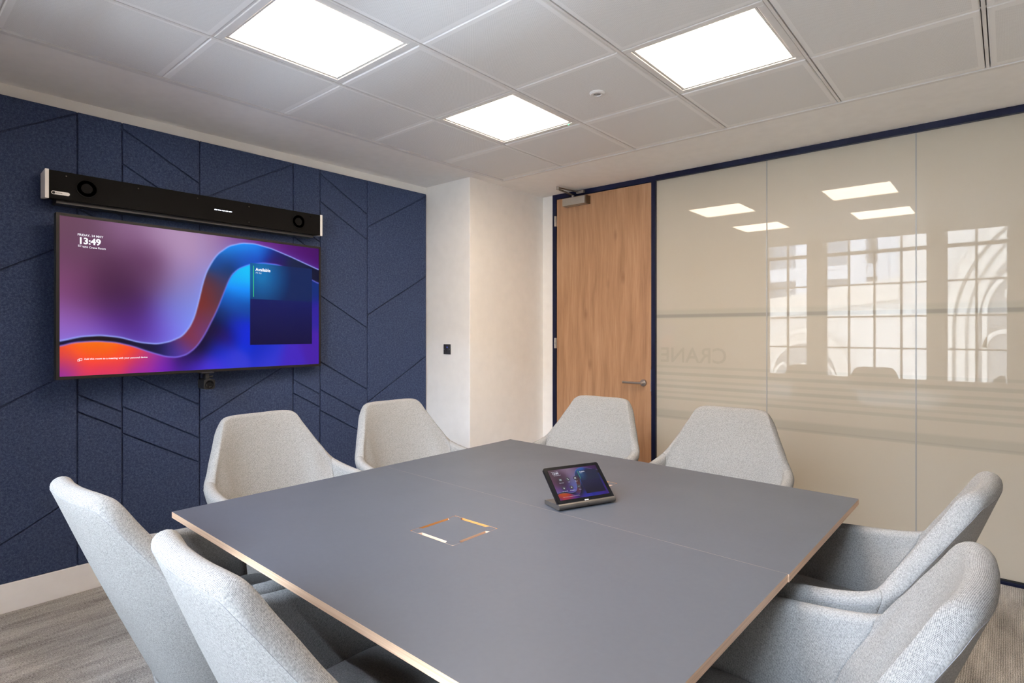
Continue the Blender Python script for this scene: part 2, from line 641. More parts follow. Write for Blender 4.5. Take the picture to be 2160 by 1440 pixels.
# ------------------------------------------------------------------ ceiling
A_X = [-3.0409, -2.4696, -1.8696, -1.2696, -0.6696, -0.0696, 0.5304]
B_Y = [3.4085, 2.7725, 2.1725, 1.5725, 0.9725, 0.3725, -0.2275]
GX0, GX1, GY0, GY1 = A_X[0] - 0.03, A_X[-1] + 0.03, B_Y[-1] - 0.03, B_Y[0] + 0.03
m = MB()
for x0, x1, y0, y1 in ((XL, GX0, YW, YG + 0.2), (GX1, XR, YW, YG + 0.2), (GX0, GX1, GY1, YG + 0.2), (GX0, GX1, YW, GY0)):
    m.box(x0, x1, y0, y1, CEIL, CEIL + 0.1)
m.box(GX0, GX1, GY0, GY1, CEIL + 0.05, CEIL + 0.1)
ceil = struct(m.build('ceiling', 'ceiling_plaster'), 'white plaster ceiling margin around a grid of metal tiles')
m = MB()
m.box(GX0, A_X[0] - 0.002, GY0, GY1, CEIL - 0.003, CEIL + 0.05)
struct(m.build('trim_1', 'white_metal'))
struct(MB().box(A_X[-1] + 0.002, GX1, GY0, GY1, CEIL - 0.003, CEIL + 0.05).build('trim_2', 'white_metal'))
struct(MB().box(A_X[0] - 0.002, A_X[-1] + 0.002, B_Y[0] + 0.004, GY1, CEIL - 0.003, CEIL + 0.05).build('trim_3', 'white_metal'))
struct(MB().box(A_X[0] - 0.002, A_X[-1] + 0.002, GY0, B_Y[-1] - 0.004, CEIL - 0.003, CEIL + 0.05).build('trim_4', 'white_metal'))
LIGHTS = {(1, 1): 'square ceiling light nearest the wooden door, middle of the three in view',
          (1, 3): 'square ceiling light nearest the felt wall, cut off by the top left of the photo',
          (3, 1): 'square ceiling light nearest the frosted glass wall, at the right',
          (3, 3): 'square ceiling light above the window end of the table, seen only as a reflection'}
tile_mesh = {}
for i in range(6):
    for j in range(6):
        x0, x1, y1, y0 = A_X[i], A_X[i + 1], B_Y[j], B_Y[j + 1]
        cx, cy = (x0 + x1) / 2, (y0 + y1) / 2
        if (i, j) in LIGHTS:
            root = tag(empty('ceiling_light', (cx, cy, CEIL)), LIGHTS[(i, j)], 'ceiling light', 'square recessed ceiling lights')
            o_, q_, g_ = 0.292, 0.262, 0.254
            fr = MB()
            for a, b, c, d in ((-o_, o_, -o_, -q_), (-o_, o_, q_, o_), (-o_, -q_, -q_, q_), (q_, o_, -q_, q_)):
                fr.box(a, b, c, d, 0.001, 0.05)
            fr.build('frame', 'white_metal', root, bevel=0.002)
            q2 = q_ - 0.004
            fr = MB()
            for a, b, c, d in ((-q2, q2, -q2, -g_ + 0.004), (-q2, q2, g_ - 0.004, q2), (-q2, -g_ + 0.004, -g_ + 0.004, g_ - 0.004), (g_ - 0.004, q2, -g_ + 0.004, g_ - 0.004)):
                fr.box(a, b, c, d, 0.006, 0.05)
            fr.build('inner_frame', 'white_metal', root)
            MB().prism(rrect(2 * g_, 2 * g_, 0.012), 0.012, 0.03).build('diffuser', 'lamp_diffuser', root)
            if (i, j) == (1, 1):
                MB().cyl((0.235, 0.268, -0.003), (0.235, 0.268, 0.012), 0.004, n=10).build('indicator', 'led_green', root)
            continue
        gx, gy = 0.010, 0.0030
        w_, h_ = (x1 - x0) / 2, (y1 - y0) / 2
        key = (round(w_, 3), round(h_, 3))
        if key not in tile_mesh:
            pl = [(-w_ + gx, -h_ + gy), (w_ - gx, -h_ + gy), (w_ - gx, h_ - gy), (-w_ + gx, h_ - gy)]
            tile_mesh[key] = MB().prism(pl, 0.03, 0.0, 'z', taper=0.0035).build('ceiling_tile', 'perforated_tile', ceil, loc=(cx, cy, CEIL))
        else:
            o = tile_mesh[key].copy(); C.objects.link(o); o.location = (cx, cy, CEIL)
for i in range(1, 6):
    MB().box(A_X[i] - 0.006, A_X[i] + 0.006, B_Y[-1], B_Y[0], CEIL + 0.0005, CEIL + 0.04).build('runner', 'white_metal', ceil)
for j in range(1, 6):
    MB().box(A_X[0], A_X[-1], B_Y[j] - 0.012, B_Y[j] + 0.012, CEIL + 0.006, CEIL + 0.03).build('cross_runner', 'white_metal', ceil)

r = tag(empty('smoke_detector', (-1.569, 2.473, CEIL)), 'small round white sensor set in a ceiling tile between the lights', 'sensor')
MB().lathe([(0.039, 0.001), (0.039, -0.004), (0.032, -0.010), (0.021, -0.010), (0.019, -0.004)], 28).build('bezel', 'white_metal', r, smooth=True, autosmooth=35)
MB().lathe([(0.019, -0.002), (0.019, -0.005), (0.010, -0.008), (0.003, -0.009)], 24).build('lens', 'groove_grey', r, smooth=True)

# ------------------------------------------------------------------ felt wall panelling
felt = tag(empty('felt_wall_panelling', (XL, 0, 0)), 'navy blue felt panelling scored into slanted pieces behind the television', 'wall panelling')
ZB, ZT = 0.1435, 2.511
T30 = math.tan(R(30))
PATT = {0.2: (-1, [2.112, 2.012, 1.037, 0.946, 0.36, 0.27]), 0.4: (-1, [2.482, 2.286, 1.620, 1.152, 0.955, 0.808]), 0.6: (1, [2.157, 1.490, 0.826, 0.161])}
COLS = [(-0.418, -0.217, 0.2), (-0.217, 0.182, 0.4), (0.182, 0.782, 0.6), (0.782, 0.983, 0.2), (0.983, 1.382, 0.4), (1.382, 1.979, 0.6),
        (1.979, 2.181, 0.2), (2.181, 2.576, 0.4), (2.576, 3.159, 0.6)]
MB().box(0, 0.002, -0.418, 3.163, ZB, ZT).build('backing', 'blue_felt', felt)
for y0, y1, kind in COLS:
    sg, zs = PATT[kind]
    g = 0.0034
    bounds = [(ZT + g, ZT + g)] + [(z, z + sg * T30 * (y1 - y0)) for z in zs] + [(ZB - g, ZB - g)]
    for (ta, tb), (ba, bb) in zip(bounds[:-1], bounds[1:]):
        poly = inset([(y0, ba), (y1, bb), (y1, tb), (y0, ta)], g)
        MB().prism(poly, 0.001, 0.0125, 'x', taper=0.0025).build('felt_panel', 'blue_felt', felt)

# ------------------------------------------------------------------ glazed wall and door
FY = 4.075
gw = struct(empty('wall_glass', (0, 0, 0)), 'full height frosted glass partition with navy head and floor tracks')
DX0, DX1 = -3.010, -2.096     # door leaf
m = MB().box(-2.062, XR, FY - 0.004, FY + 0.10, 2.531, CEIL + 0.01)
m.build('head_track', 'navy_metal', gw, bevel=0.002)
MB().box(-2.062, XR, FY, FY + 0.10, 0.0, 0.018).build('floor_track', 'navy_metal', gw, bevel=0.002)
MB().box(-2.062, XR, FY + 0.014, FY + 0.022, 0.018, 0.026).build('floor_seal', 'rubber_black', gw)
JO = [-2.066, -1.246, -0.409, 0.430, XR - 0.004]
for a, b in zip(JO[:-1], JO[1:]):
    MB().box(a + 0.004, b - 0.004, FY + 0.026, FY + 0.038, 0.024, 2.534).build('pane', 'opal_glass', gw)
for a in JO[1:-1]:
    MB().box(a - 0.0038, a + 0.0038, FY + 0.024, FY + 0.040, 0.024, 2.532).build('joint_strip', 'seal_grey', gw)
text('lettering', 'CRANE', 0.158, 'faint_vinyl', gw, (-1.515, FY + 0.0255, 1.135), bold=0.002, mirror=True)

door = struct(empty('door_1', (DX0, FY, 0)), 'tall oak door in a navy frame')
W = DX1 - DX0
MB().box(0.002, W - 0.002, 0.008, 0.052, 0.008, 2.525).build('leaf', 'oak_veneer', door, bevel=0.0015)
MB().box(-0.040, 0, 0, 0.10, 0, CEIL + 0.01).build('jamb', 'navy_metal', door, bevel=0.0015)
MB().box(W, W + 0.034, 0, 0.10, 0, CEIL + 0.01).build('jamb', 'navy_metal', door, bevel=0.0015)
MB().box(0, W, 0.001, 0.10, 2.528, CEIL + 0.01).build('head', 'navy_metal', door)
for zc in (2.335, 1.264, 0.20):
    h = MB().cyl((-0.008, -0.004, zc - 0.045), (-0.008, -0.004, zc - 0.001), 0.0075, n=14).cyl((-0.008, -0.004, zc + 0.001), (-0.008, -0.004, zc + 0.045), 0.0075, n=14).build('hinge', 'brushed_steel', door)
    MB().box(-0.018, 0.004, 0.0, 0.007, zc - 0.045, zc + 0.045).build('leaf_plate', 'brushed_steel', h)
MB().box(W - 0.006, W + 0.001, 0.003, 0.012, 0.90, 1.07).build('strike_plate', 'brushed_steel', door)
hx, hz = -2.164 - DX0, 0.964
hd = MB().lathe([(0.026, 0.008), (0.026, -0.001), (0.024, -0.004), (0.010, -0.004), (0.010, -0.052), (0.0, -0.052)], 28, (0, 1, 0), (hx, 0, hz)).build('handle', 'brushed_steel', door, smooth=True, autosmooth=40)
MB().tube([(hx + 0.008, -0.046, hz), (hx - 0.02, -0.048, hz), (hx - 0.155, -0.048, hz)], 0.0095, 14).build('lever', 'brushed_steel', hd, smooth=True, autosmooth=40)
cl = MB().box(0.108, 0.336, -0.058, 0.008, 2.440, 2.505).build('closer', 'closer_grey', door, bevel=0.003)
MB().box(0.336, 0.352, -0.058, 0.008, 2.440, 2.505).build('end_cap', 'dark_bronze', cl)
MB().cyl((0.195, -0.022, 2.505), (0.195, -0.022, 2.528), 0.012, n=16).build('spindle', 'brushed_steel', cl)
EL = Vector((-2.79 - DX0, 3.80 - FY, 2.540))
MB().bar((0.195, -0.022, 2.530), EL - Vector((0, 0, 0.008)), 0.020, 0.006).build('arm', 'dark_bronze', cl)
MB().bar((0.245, -0.012, 2.550), EL + Vector((0, 0, 0.004)), 0.016, 0.006).build('arm', 'dark_bronze', cl)
MB().cyl(EL + Vector((0, 0, -0.015)), EL + Vector((0, 0, 0.012)), 0.012, n=16).build('pivot', 'closer_grey', cl)
MB().box(0.225, 0.300, -0.020, 0.001, 2.540, 2.560).build('arm_bracket', 'closer_grey', cl, bevel=0.002)

# wall switch on the column
r = tag(empty('wall_switch', ((-3.467 - 3.386) / 2, YP, EYE - 0.143)), 'small black control plate with blue light on the white column', 'switch')
MB().box(-0.0405, 0.0405, -0.006, 0.0, -0.041, 0.041).build('plate', 'charcoal_metal', r, bevel=0.002)
for q in range(4):
    MB().box(-0.006, 0.004, -0.0075, -0.005, 0.013 - 0.0125 * q, 0.020 - 0.0125 * q).build('button', 'rubber_black', r)
MB().box(-0.001, 0.008, -0.0085, -0.005, 0.012, 0.021).build('indicator', 'led_blue', r)
for sx_ in (-0.030, 0.030):
    MB().cyl((sx_, -0.0075, 0), (sx_, -0.005, 0), 0.003, n=12).build('screw', 'brushed_steel', r)

# ------------------------------------------------------------------ television picture
UP = [(90, 935), (250, 900), (400, 890), (550, 905), (700, 945), (830, 958), (930, 940), (1030, 895), (1100, 800), (1140, 680), (1165, 560), (1190, 450),
      (1230, 360), (1290, 270), (1380, 205), (1480, 183), (1580, 190), (1700, 225), (1850, 290), (2061, 390)]
LO = [(90, 975), (200, 945), (370, 935), (520, 945), (650, 975), (780, 1020), (900, 1055), (980, 1062), (1060, 1040), (1130, 985), (1190, 900), (1240, 800),
      (1290, 700), (1340, 570), (1390, 440), (1450, 380), (1540, 345), (1640, 335), (1750, 350), (1880, 400), (2061, 495)]


def homography(src, dst):
    A = []
    for (x, y), (u, v) in zip(src, dst):
        A.append([x, y, 1, 0, 0, 0, -u * x, -u * y, -u])
        A.append([0, 0, 0, x, y, 1, -v * x, -v * y, -v])
    _, _, vt = np.linalg.svd(np.array(A, float))
    return vt[-1].reshape(3, 3)


HM = homography([(90, -36), (2061, 229), (2061, 1112), (90, 1210)], [(0, 0), (1, 0), (1, 1), (0, 1)])


def uvof(p):
    q = HM @ np.array([p[0], p[1], 1.0])
    return q[:2] / q[2]


UPu, LOu = np.array([uvof(p) for p in UP]), np.array([uvof(p) for p in LO])
# colours picked per region, at (crop x, crop y): r g b
BG = [(100, 60, 112, 82, 100), (300, 120, 106, 78, 100), (600, 60, 140, 110, 140), (900, 120, 168, 142, 172), (1150, 160, 178, 155, 182), (700, 300, 108, 74, 106),
      (500, 400, 92, 60, 88), (800, 480, 110, 80, 112), (1000, 450, 172, 145, 175), (1150, 330, 176, 150, 185), (150, 300, 112, 78, 104), (120, 500, 140, 92, 128),
      (500, 600, 76, 46, 76), (650, 700, 84, 48, 98), (300, 620, 104, 66, 98), (150, 760, 160, 116, 172), (120, 880, 152, 118, 205), (350, 860, 140, 100, 190),
      (550, 830, 92, 54, 140), (750, 850, 84, 48, 130), (900, 850, 130, 110, 215), (950, 700, 120, 110, 180), (1030, 780, 132, 158, 235), (1060, 620, 148, 160, 220),
      (1120, 500, 150, 150, 215), (1300, 200, 140, 110, 150), (1450, 130, 120, 70, 130), (1650, 160, 104, 40, 118), (1900, 250, 88, 26, 108), (2040, 330, 76, 20, 98), (1250, 90, 160, 130, 160)]
RB = [(120, 955, 40, 30, 60), (400, 915, 44, 32, 40), (650, 960, 40, 32, 60), (800, 990, 38, 34, 70), (950, 1010, 60, 56, 120), (1060, 960, 120, 64, 80), (1040, 1020, 110, 90, 210),
      (1120, 900, 150, 66, 50), (1160, 830, 130, 60, 60), (1200, 640, 130, 62, 52), (1190, 560, 120, 64, 60), (1290, 600, 84, 70, 96), (1230, 480, 96, 66, 80), (1330, 430, 70, 72, 110),
      (1240, 740, 110, 74, 100), (1180, 880, 90, 90, 200), (1280, 330, 20, 90, 160), (1380, 240, 20, 150, 235), (1480, 225, 10, 165, 245), (1580, 220, 5, 150, 235), (1660, 240, 10, 100, 190),
      (1450, 300, 12, 70, 140), (1400, 350, 30, 60, 100), (1550, 300, 16, 60, 150), (1500, 330, 10, 110, 210), (1750, 290, 24, 50, 90), (1720, 320, 90, 24, 110), (1900, 350, 34, 46, 76), (2040, 430, 30, 34, 60)]
LW = [(110, 1000, 220, 90, 60), (250, 980, 255, 135, 35), (450, 980, 255, 130, 35), (350, 1050, 252, 104, 36), (600, 1030, 240, 96, 50), (150, 1080, 200, 80, 110), (300, 1130, 225, 80, 100), (500, 1120, 215, 80, 100),
      (700, 1080, 200, 80, 110), (130, 1170, 130, 66, 170), (400, 1180, 190, 70, 130), (700, 1150, 140, 56, 180), (900, 1130, 120, 50, 190), (850, 1070, 150, 80, 150), (1000, 1090, 70, 44, 110), (1100, 1130, 96, 66, 205),
      (1080, 1050, 34, 20, 44), (1200, 960, 36, 22, 44), (1290, 850, 40, 28, 56), (1350, 740, 14, 60, 110), (1400, 620, 0, 100, 180), (1430, 480, 0, 170, 250), (1500, 420, 20, 190, 255), (1480, 560, 0, 140, 225),
      (1480, 680, 0, 80, 150), (1350, 900, 60, 30, 110), (1440, 820, 10, 60, 190), (1500, 900, 12, 60, 200), (1300, 1000, 30, 60, 190), (1400, 1060, 76, 80, 200), (1250, 1110, 92, 76, 205), (1700, 1050, 72, 76, 196),
      (1650, 980, 40, 60, 180), (1850, 1080, 84, 60, 180), (2030, 1000, 84, 50, 160), (2040, 700, 64, 50, 150), (2040, 560, 30, 60, 120), (1700, 400, 10, 120, 190), (1900, 500, 20, 60, 120)]


def field(pts, U, V, sg=0.062):
    num = np.zeros(U.shape + (3,)); den = np.zeros(U.shape)
    for x, y, r_, g_, b_ in pts:
        u, v = uvof((x, y))
        d2_ = ((U - u) * 1.78) ** 2 + (V - v) ** 2
        wt = np.exp(-d2_ / (2 * sg ** 2)) + 1e-4 * np.exp(-d2_ / (2 * 0.3 ** 2)) + 1e-12
        num += wt[..., None] * np.array([r_, g_, b_], float); den += wt
    return num / den[..., None]


def picture(U, V, card=None):
    vu = np.interp(U, UPu[:, 0], UPu[:, 1]); vl = np.interp(U, LOu[:, 0], LOu[:, 1])
    # smooth the polylines a little
    for dd in (0.006, -0.006, 0.012, -0.012):
        vu = vu + np.interp(U + dd, UPu[:, 0], UPu[:, 1]); vl = vl + np.interp(U + dd, LOu[:, 0], LOu[:, 1])
    vu /= 5; vl /= 5
    du = np.gradient(vu, axis=1) / np.maximum(np.gradient(U, axis=1), 1e-6)
    dl = np.gradient(vl, axis=1) / np.maximum(np.gradient(U, axis=1), 1e-6)
    su, sl = np.sqrt(1 + (du / 1.78) ** 2), np.sqrt(1 + (dl / 1.78) ** 2)
    eu, el = (V - vu) / su, (V - vl) / sl       # signed distances, positive below
    bg, rb, lw = field(BG, U, V, 0.105), field(RB, U, V), field(LW, U, V)
    # soft folds in the upper cloth
    fold = np.sin((V * 9 + U * 3 + 0.6 * np.sin(U * 7))) * np.exp(-((U - 0.42) / 0.3) ** 2) * 7
    bg = bg + fold[..., None]
    k1 = np.clip(eu / 0.006 + 0.5, 0, 1)[..., None]; k2 = np.clip(el / 0.006 + 0.5, 0, 1)[..., None]
    img = bg * (1 - k1) + rb * k1
    img = img * (1 - k2) + lw * k2
    hi = np.exp(-(eu / 0.0055) ** 2)[..., None] * 0.8
    img = img * (1 - hi) + np.array([175, 190, 250]) * hi
    hi = np.exp(-(el / 0.006) ** 2)[..., None] * 0.65
    img = img * (1 - hi) + np.array([150, 140, 235]) * hi
    gl = (np.exp(-np.clip(-eu, 0, 9) / 0.05) * (eu < 0) * 0.28)[..., None]
    img = img * (1 - gl) + np.array([140, 160, 240]) * gl
    if card:
        c0, c1, t0, t1 = card
        ins = (U > c0) & (U < c1) & (V > t0) & (V < t1)
        top = V < (t0 + (t1 - t0) * 0.44)
        a = np.array([0, 118, 170]) * 1.0
        tl = np.clip(1.15 - np.sqrt(((U - c0 - 0.05) / 0.10) ** 2 + ((V - t0 - 0.08) / 0.22) ** 2) * 0.8, 0, 1)[..., None]
        ct = a * tl + np.array([32, 54, 96]) * (1 - tl)
        cb = np.array([22, 38, 84]) * (1 - V[..., None]) * 1.6 + np.array([30, 20, 58]) * V[..., None]
        cc = np.where(top[..., None], ct, cb)
        img = np.where(ins[..., None], cc, img)
    lum = img.mean(-1, keepdims=True)
    img = lum + (img - lum) * 1.15
    img = (img - 120) * 1.16 + 112
    return np.clip(img, 0, 255)


def picture_plane(name, wd, ht, nx, ny, mat, parent, loc, card):
    us, vs = np.linspace(0, 1, nx + 1), np.linspace(0, 1, ny + 1)
    U, V = np.meshgrid(us, vs)
    img = picture(U, V, card) / 255
    lin = np.where(img <= 0.04045, img / 12.92, ((img + 0.055) / 1.055) ** 2.4)
    P = np.zeros(((nx + 1) * (ny + 1), 3))
    P[:, 0] = ((U - 0.5) * wd).ravel(); P[:, 2] = ((0.5 - V) * ht).ravel()
    idx = np.arange((nx + 1) * (ny + 1)).reshape(ny + 1, nx + 1)
    F = np.stack([idx[:-1, :-1], idx[1:, :-1], idx[1:, 1:], idx[:-1, 1:]], -1).reshape(-1, 4)
    me = bpy.data.meshes.new(name)
    me.from_pydata(P.tolist(), [], F.tolist())
    at = me.color_attributes.new('picture', 'FLOAT_COLOR', 'POINT')
    rgba = np.ones((len(P), 4), np.float32); rgba[:, :3] = lin.reshape(-1, 3)
    at.data.foreach_set('color', rgba.ravel())
    me.materials.append(M[mat])
    o = bpy.data.objects.new(name, me)
    C.objects.link(o); o.parent = parent; o.location = loc
    return o


# ------------------------------------------------------------------ television
TVL, TVR = Vector((-3.530, 0.6647)), Vector((-3.610, 2.143))
tvw = (TVR - TVL).length
tvc = (TVL + TVR) / 2
tv = tag(empty('television', (tvc.x, tvc.y, EYE + 0.174), math.atan2(TVR.y - TVL.y, TVR.x - TVL.x)), 'large wall mounted screen showing a coloured wave and the time', 'television')
hw, hh, bz = tvw / 2, 0.412, 0.014
m = MB()
for a, b, c, d in ((-hw, hw, hh - bz, hh), (-hw, hw, -hh, -hh + bz * 1.1), (-hw, -hw + bz, -hh + bz * 1.1, hh - bz), (hw - bz, hw, -hh + bz * 1.1, hh - bz)):
    m.box(a, b, -0.004, 0.012, c, d)
m.build('bezel', 'bezel_black', tv)
MB().box(-hw, hw, 0.0125, 0.035, -hh, hh).build('back_cover', 'black_plastic', tv, bevel=0.004)
MB().box(-0.25, 0.25, 0.0352, 0.066, -0.2, 0.2).build('wall_bracket', 'black_plastic', tv)
sw, sh = 2 * (hw - bz), 2 * hh - 2.1 * bz
scr = picture_plane('screen', sw, sh, 400, 226, 'screen_picture', tv, (0, 0.0, bz * 0.05), (uvof((1541, 335))[0], uvof((2010, 385))[0], uvof((1541, 335))[1], uvof((1541, 968))[1]))


def on_screen(px, py, sw_, sh_):
    u, v = uvof((px, py))
    return ((u - 0.5) * sw_, -0.0012, (0.5 - v) * sh_)


P = lambda px, py: on_screen(px, py, sw, sh)
for nm, body, x0_, x1_, yb_, bold_, mt_ in (('date_text', 'FRIDAY, 24 MAY', 227, 423, 120, 0.012, 'screen_white'), ('clock_text', '13:49', 232, 393, 180, 0.035, 'screen_white'),
                                      ('room_text', 'WH Crane Room', 264, 443, 214, 0.012, 'screen_white'), ('status_text', 'Available', 1581, 1695, 396, 0.025, 'screen_white'),
                                      ('duration_text', 'All day', 1581, 1628, 416, 0.0, 'screen_pale'), ('hint_text', 'Add this room to a meeting with your personal device', 277, 761, 1080, 0.012, 'screen_white')):
    pa, pb = P(x0_, yb_), P(x1_, yb_)
    text(nm, body, 1.0, mt_, scr, pa, bold_, width=pb[0] - pa[0])


def outline(m, x, z, wd, ht, t_, y=-0.0012):
    m.box(x, x + wd, y, y + 0.0004, z, z + t_).box(x, x + wd, y, y + 0.0004, z + ht - t_, z + ht)
    m.box(x, x + t_, y, y + 0.0004, z + t_, z + ht - t_).box(x + wd - t_, x + wd, y, y + 0.0004, z + t_, z + ht - t_)
    return m


q, q2_ = P(232, 205), P(255, 205)
iw = q2_[0] - q[0]
outline(MB(), q[0], q[2], iw, iw * 0.75, iw * 0.09).box(q[0] + iw * 0.2, q[0] + iw * 0.5, -0.0012, -0.0008, q[2] + iw * 0.2, q[2] + iw * 0.42).build('cast_icon', 'screen_white', scr)
q, q2_ = P(228, 1092), P(263, 1092)
iw = q2_[0] - q[0]
mi_ = outline(MB(), q[0] + iw * 0.28, q[2] + iw * 0.22, iw * 0.72, iw * 0.55, iw * 0.075)
outline(mi_, q[0], q[2], iw * 0.45, iw * 0.55, iw * 0.075).build('device_icon', 'screen_white', scr)
qa, qb = P(1566, 357), P(1566, 596)
MB().box(qa[0] - 0.002, qa[0] + 0.002, -0.0012, -0.0008, qb[2], qa[2]).build('status_bar', 'screen_green', scr)

# small camera hanging under the television
r = tag(empty('webcam', (-3.555, 1.372, EYE - 0.238)), 'small black camera hanging below the lower edge of the television', 'camera')
r.rotation_euler = (0, 0, R(90))
MB().box(-0.035, 0.035, -0.025, 0.035, -0.006, 0.001).build('mount_plate', 'black_plastic', r, bevel=0.001)
MB().box(-0.010, 0.012, -0.014, 0.016, -0.040, -0.006).build('neck', 'black_plastic', r, bevel=0.003)
MB().cyl((0.012, 0.0, -0.026), (0.034, -0.004, -0.026), 0.006, n=12).build('clamp_knob', 'black_plastic', r)
MB().prism([(x_, z_ - 0.068) for x_, z_ in rrect(0.062, 0.058, 0.014)], -0.045, 0.040, 'y').build('body', 'black_plastic', r, smooth=True, autosmooth=40)
MB().lathe([(0.023, 0.0), (0.023, -0.004), (0.019, -0.004), (0.012, 0.0005)], 24, (0, 1, 0), (0, -0.0455, -0.068)).build('lens', 'black_gloss', r, smooth=True, autosmooth=40)

# sound bar above the television
BX = -3.57
r = tag(empty('sound_bar', (BX, 0.629, EYE + 0.658), R(90)), 'long black conference speaker bar with white ends above the television', 'speaker')
bl, bh = 2.133 - 0.629, 0.141
m = MB().prism([(-0.0 + 0.0, 0.0), (0.092, 0.010), (0.092, bh - 0.010), (0.0, bh)], 0.016, bl - 0.016, 'x')
m.build('body', 'black_mesh', r, bevel=0.003)
for a, b in ((0.0, 0.016), (bl - 0.016, bl)):
    MB().prism([(-0.003, -0.002), (0.095, 0.008), (0.095, bh - 0.008), (-0.003, bh + 0.002)], a, b, 'x').build('end_cap', 'label_white', r, bevel=0.002)
for xc in (0.170, bl - 0.175):
    sp = MB().lathe([(0.047, -0.001), (0.047, -0.004), (0.043, -0.004), (0.041, 0.0)], 36, (0, 1, 0), (xc, 0, 0.073)).build('driver_ring', 'black_mesh', r, smooth=True, autosmooth=40)
    MB().lathe([(0.041, -0.001), (0.026, -0.0005), (0.018, -0.003), (0.006, -0.005)], 36, (0, 1, 0), (xc, 0, 0.073)).build('cone', 'black_mesh', sp, smooth=True)
for q in range(5):
    MB().box(0.795 + q * 0.021, 0.811 + q * 0.021, -0.0025, 0.002, 0.066, 0.0705).build('led', 'led_white', r)
lb = MB().prism([(x_ + 0.062, z_ + 0.030) for x_, z_ in rrect(0.074, 0.0165, 0.0078)], -0.002, 0.001, 'y').build('badge', 'label_white', r)
MB().lathe([(0.0065, 0), (0.0065, -0.0006), (0.0042, -0.0006), (0.0042, 0)], 20, (0, 1, 0), (0.034, -0.0022, 0.030)).build('badge_ring', 'black_plastic', lb)
text('badge_text', 'nureva', 0.0095, 'charcoal_metal', lb, (0.0425, -0.0028, 0.0275), 0.0001)
for xq, zq in ((0.085, 0.120), (0.40, 0.118), (0.40, 0.022), (0.70, 0.118), (1.0, 0.118), (1.0, 0.022), (1.25, 0.022), (bl - 0.09, 0.118)):
    MB().cyl((xq, -0.001, zq), (xq, 0.002, zq), 0.0035, n=10).build('microphone_port', 'black_gloss', r)
MB().box(0.05, bl - 0.05, 0.030, 0.107, -0.016, 0.010).build('wall_bracket', 'charcoal_metal', r, bevel=0.002)

# ------------------------------------------------------------------ table
TZ = 0.735
TT = 0.021
APEX, RC, LC, NC = Vector((-2.205, 2.535)), Vector((-0.425, 2.489)), Vector((-2.213, 0.740)), Vector((-0.441, 0.712))
SL, SR = Vector((-2.209, 1.640)), Vector((-0.430, 1.597))
table = tag(empty('conference_table', (-1.32, 1.62, 0)), 'square slate grey conference table with oak edges in the middle of the room', 'table')
TO = Vector((-1.32, 1.62))


def top_half(poly, hole, name):
    poly = [p - TO for p in poly]
    hx0, hx1, hy0, hy1 = hole[0] - TO.x, hole[1] - TO.x, hole[2] - TO.y, hole[3] - TO.y
    hp = [Vector(p) for p in ((hx0, hy0), (hx1, hy0), (hx1, hy1), (hx0, hy1))]   # poly: near-left, near-right, far-right, far-left
    m = MB()
    vs = [(p.x, p.y, TZ) for p in poly + hp] + [(p.x, p.y, TZ - TT) for p in poly + hp]
    top = [(i, (i + 1) % 4, 4 + (i + 1) % 4, 4 + i) for i in range(4)]
    bot = [tuple(reversed([q + 8 for q in f_])) for f_ in top]
    side = [(i, 8 + i, 8 + (i + 1) % 4, (i + 1) % 4) for i in range(4)]
    hol = [(4 + i, 4 + (i + 1) % 4, 12 + (i + 1) % 4, 12 + i) for i in range(4)]
    m.add(vs, top, 0); m.add(vs, [], 0)
    m.f += bot + side + hol
    m.mi += [1] * 4 + [2] * 4 + [3] * 4
    return m.build(name, ['slate_laminate', 'charcoal_metal', 'oak_edge', 'well_wood'], table)


H1, H2 = (-1.432, -1.236, 1.163, 1.359), (-1.424, -1.228, 1.893, 2.089)
e = 0.0002
top_half([LC, NC, SR - Vector((0.003, e)), SL - Vector((0, e))], H1, 'tabletop')
top_half([SL + Vector((0, e)), SR + Vector((0, e)), RC, APEX], H2, 'tabletop')
for hx0, hx1, hy0, hy1 in (H1, H2):
    c = Vector(((hx0 + hx1) / 2, (hy0 + hy1) / 2)) - TO
    s = (hx1 - hx0) / 2 - 0.0012
    n0, n1, dp, ch = 0.064, 0.057, 0.0135, 0.008
    side = [(-s + ch, -s), (-n0, -s), (-n1, -s + dp), (n1, -s + dp), (n0, -s), (s - ch, -s), (s - 0.002, -s + 0.002), (s, -s + ch)]
    pl = []
    for k in range(4):
        ca, sa = round(math.cos(k * PI / 2)), round(math.sin(k * PI / 2))
        for p in side[:-1]:
            pl.append((c.x + ca * p[0] - sa * p[1], c.y + sa * p[0] + ca * p[1]))
    MB().prism(pl, TZ - 0.019, TZ - 0.0002, 'z', mi=0, side_mi=1).build('cable_hatch', ['slate_laminate', 'oak_edge'], table)
    s2 = s + 0.0012
    MB().box(c.x - s2, c.x + s2, c.y - s2, c.y + s2, TZ - 0.095, TZ - 0.085) \
        .box(c.x - s2 - 0.012, c.x - s2, c.y - s2, c.y + s2, TZ - 0.095, TZ - TT - 0.0005).box(c.x + s2, c.x + s2 + 0.012, c.y - s2, c.y + s2, TZ - 0.095, TZ - TT - 0.0005) \
        .box(c.x - s2, c.x + s2, c.y - s2 - 0.012, c.y - s2, TZ - 0.095, TZ - TT - 0.0005).box(c.x - s2, c.x + s2, c.y + s2, c.y + s2 + 0.012, TZ - 0.095, TZ - TT - 0.0005) \
        .build('cable_well', 'well_wood', table)
zb = TZ - TT
for y_ in (-0.45, 0.45):
    MB().box(-0.60, 0.60, y_ - 0.155, y_ - 0.125, zb - 0.05, zb).build('rail', 'charcoal_metal', table)
    MB().box(-0.60, 0.60, y_ + 0.125, y_ + 0.155, zb - 0.05, zb).build('rail', 'charcoal_metal', table)
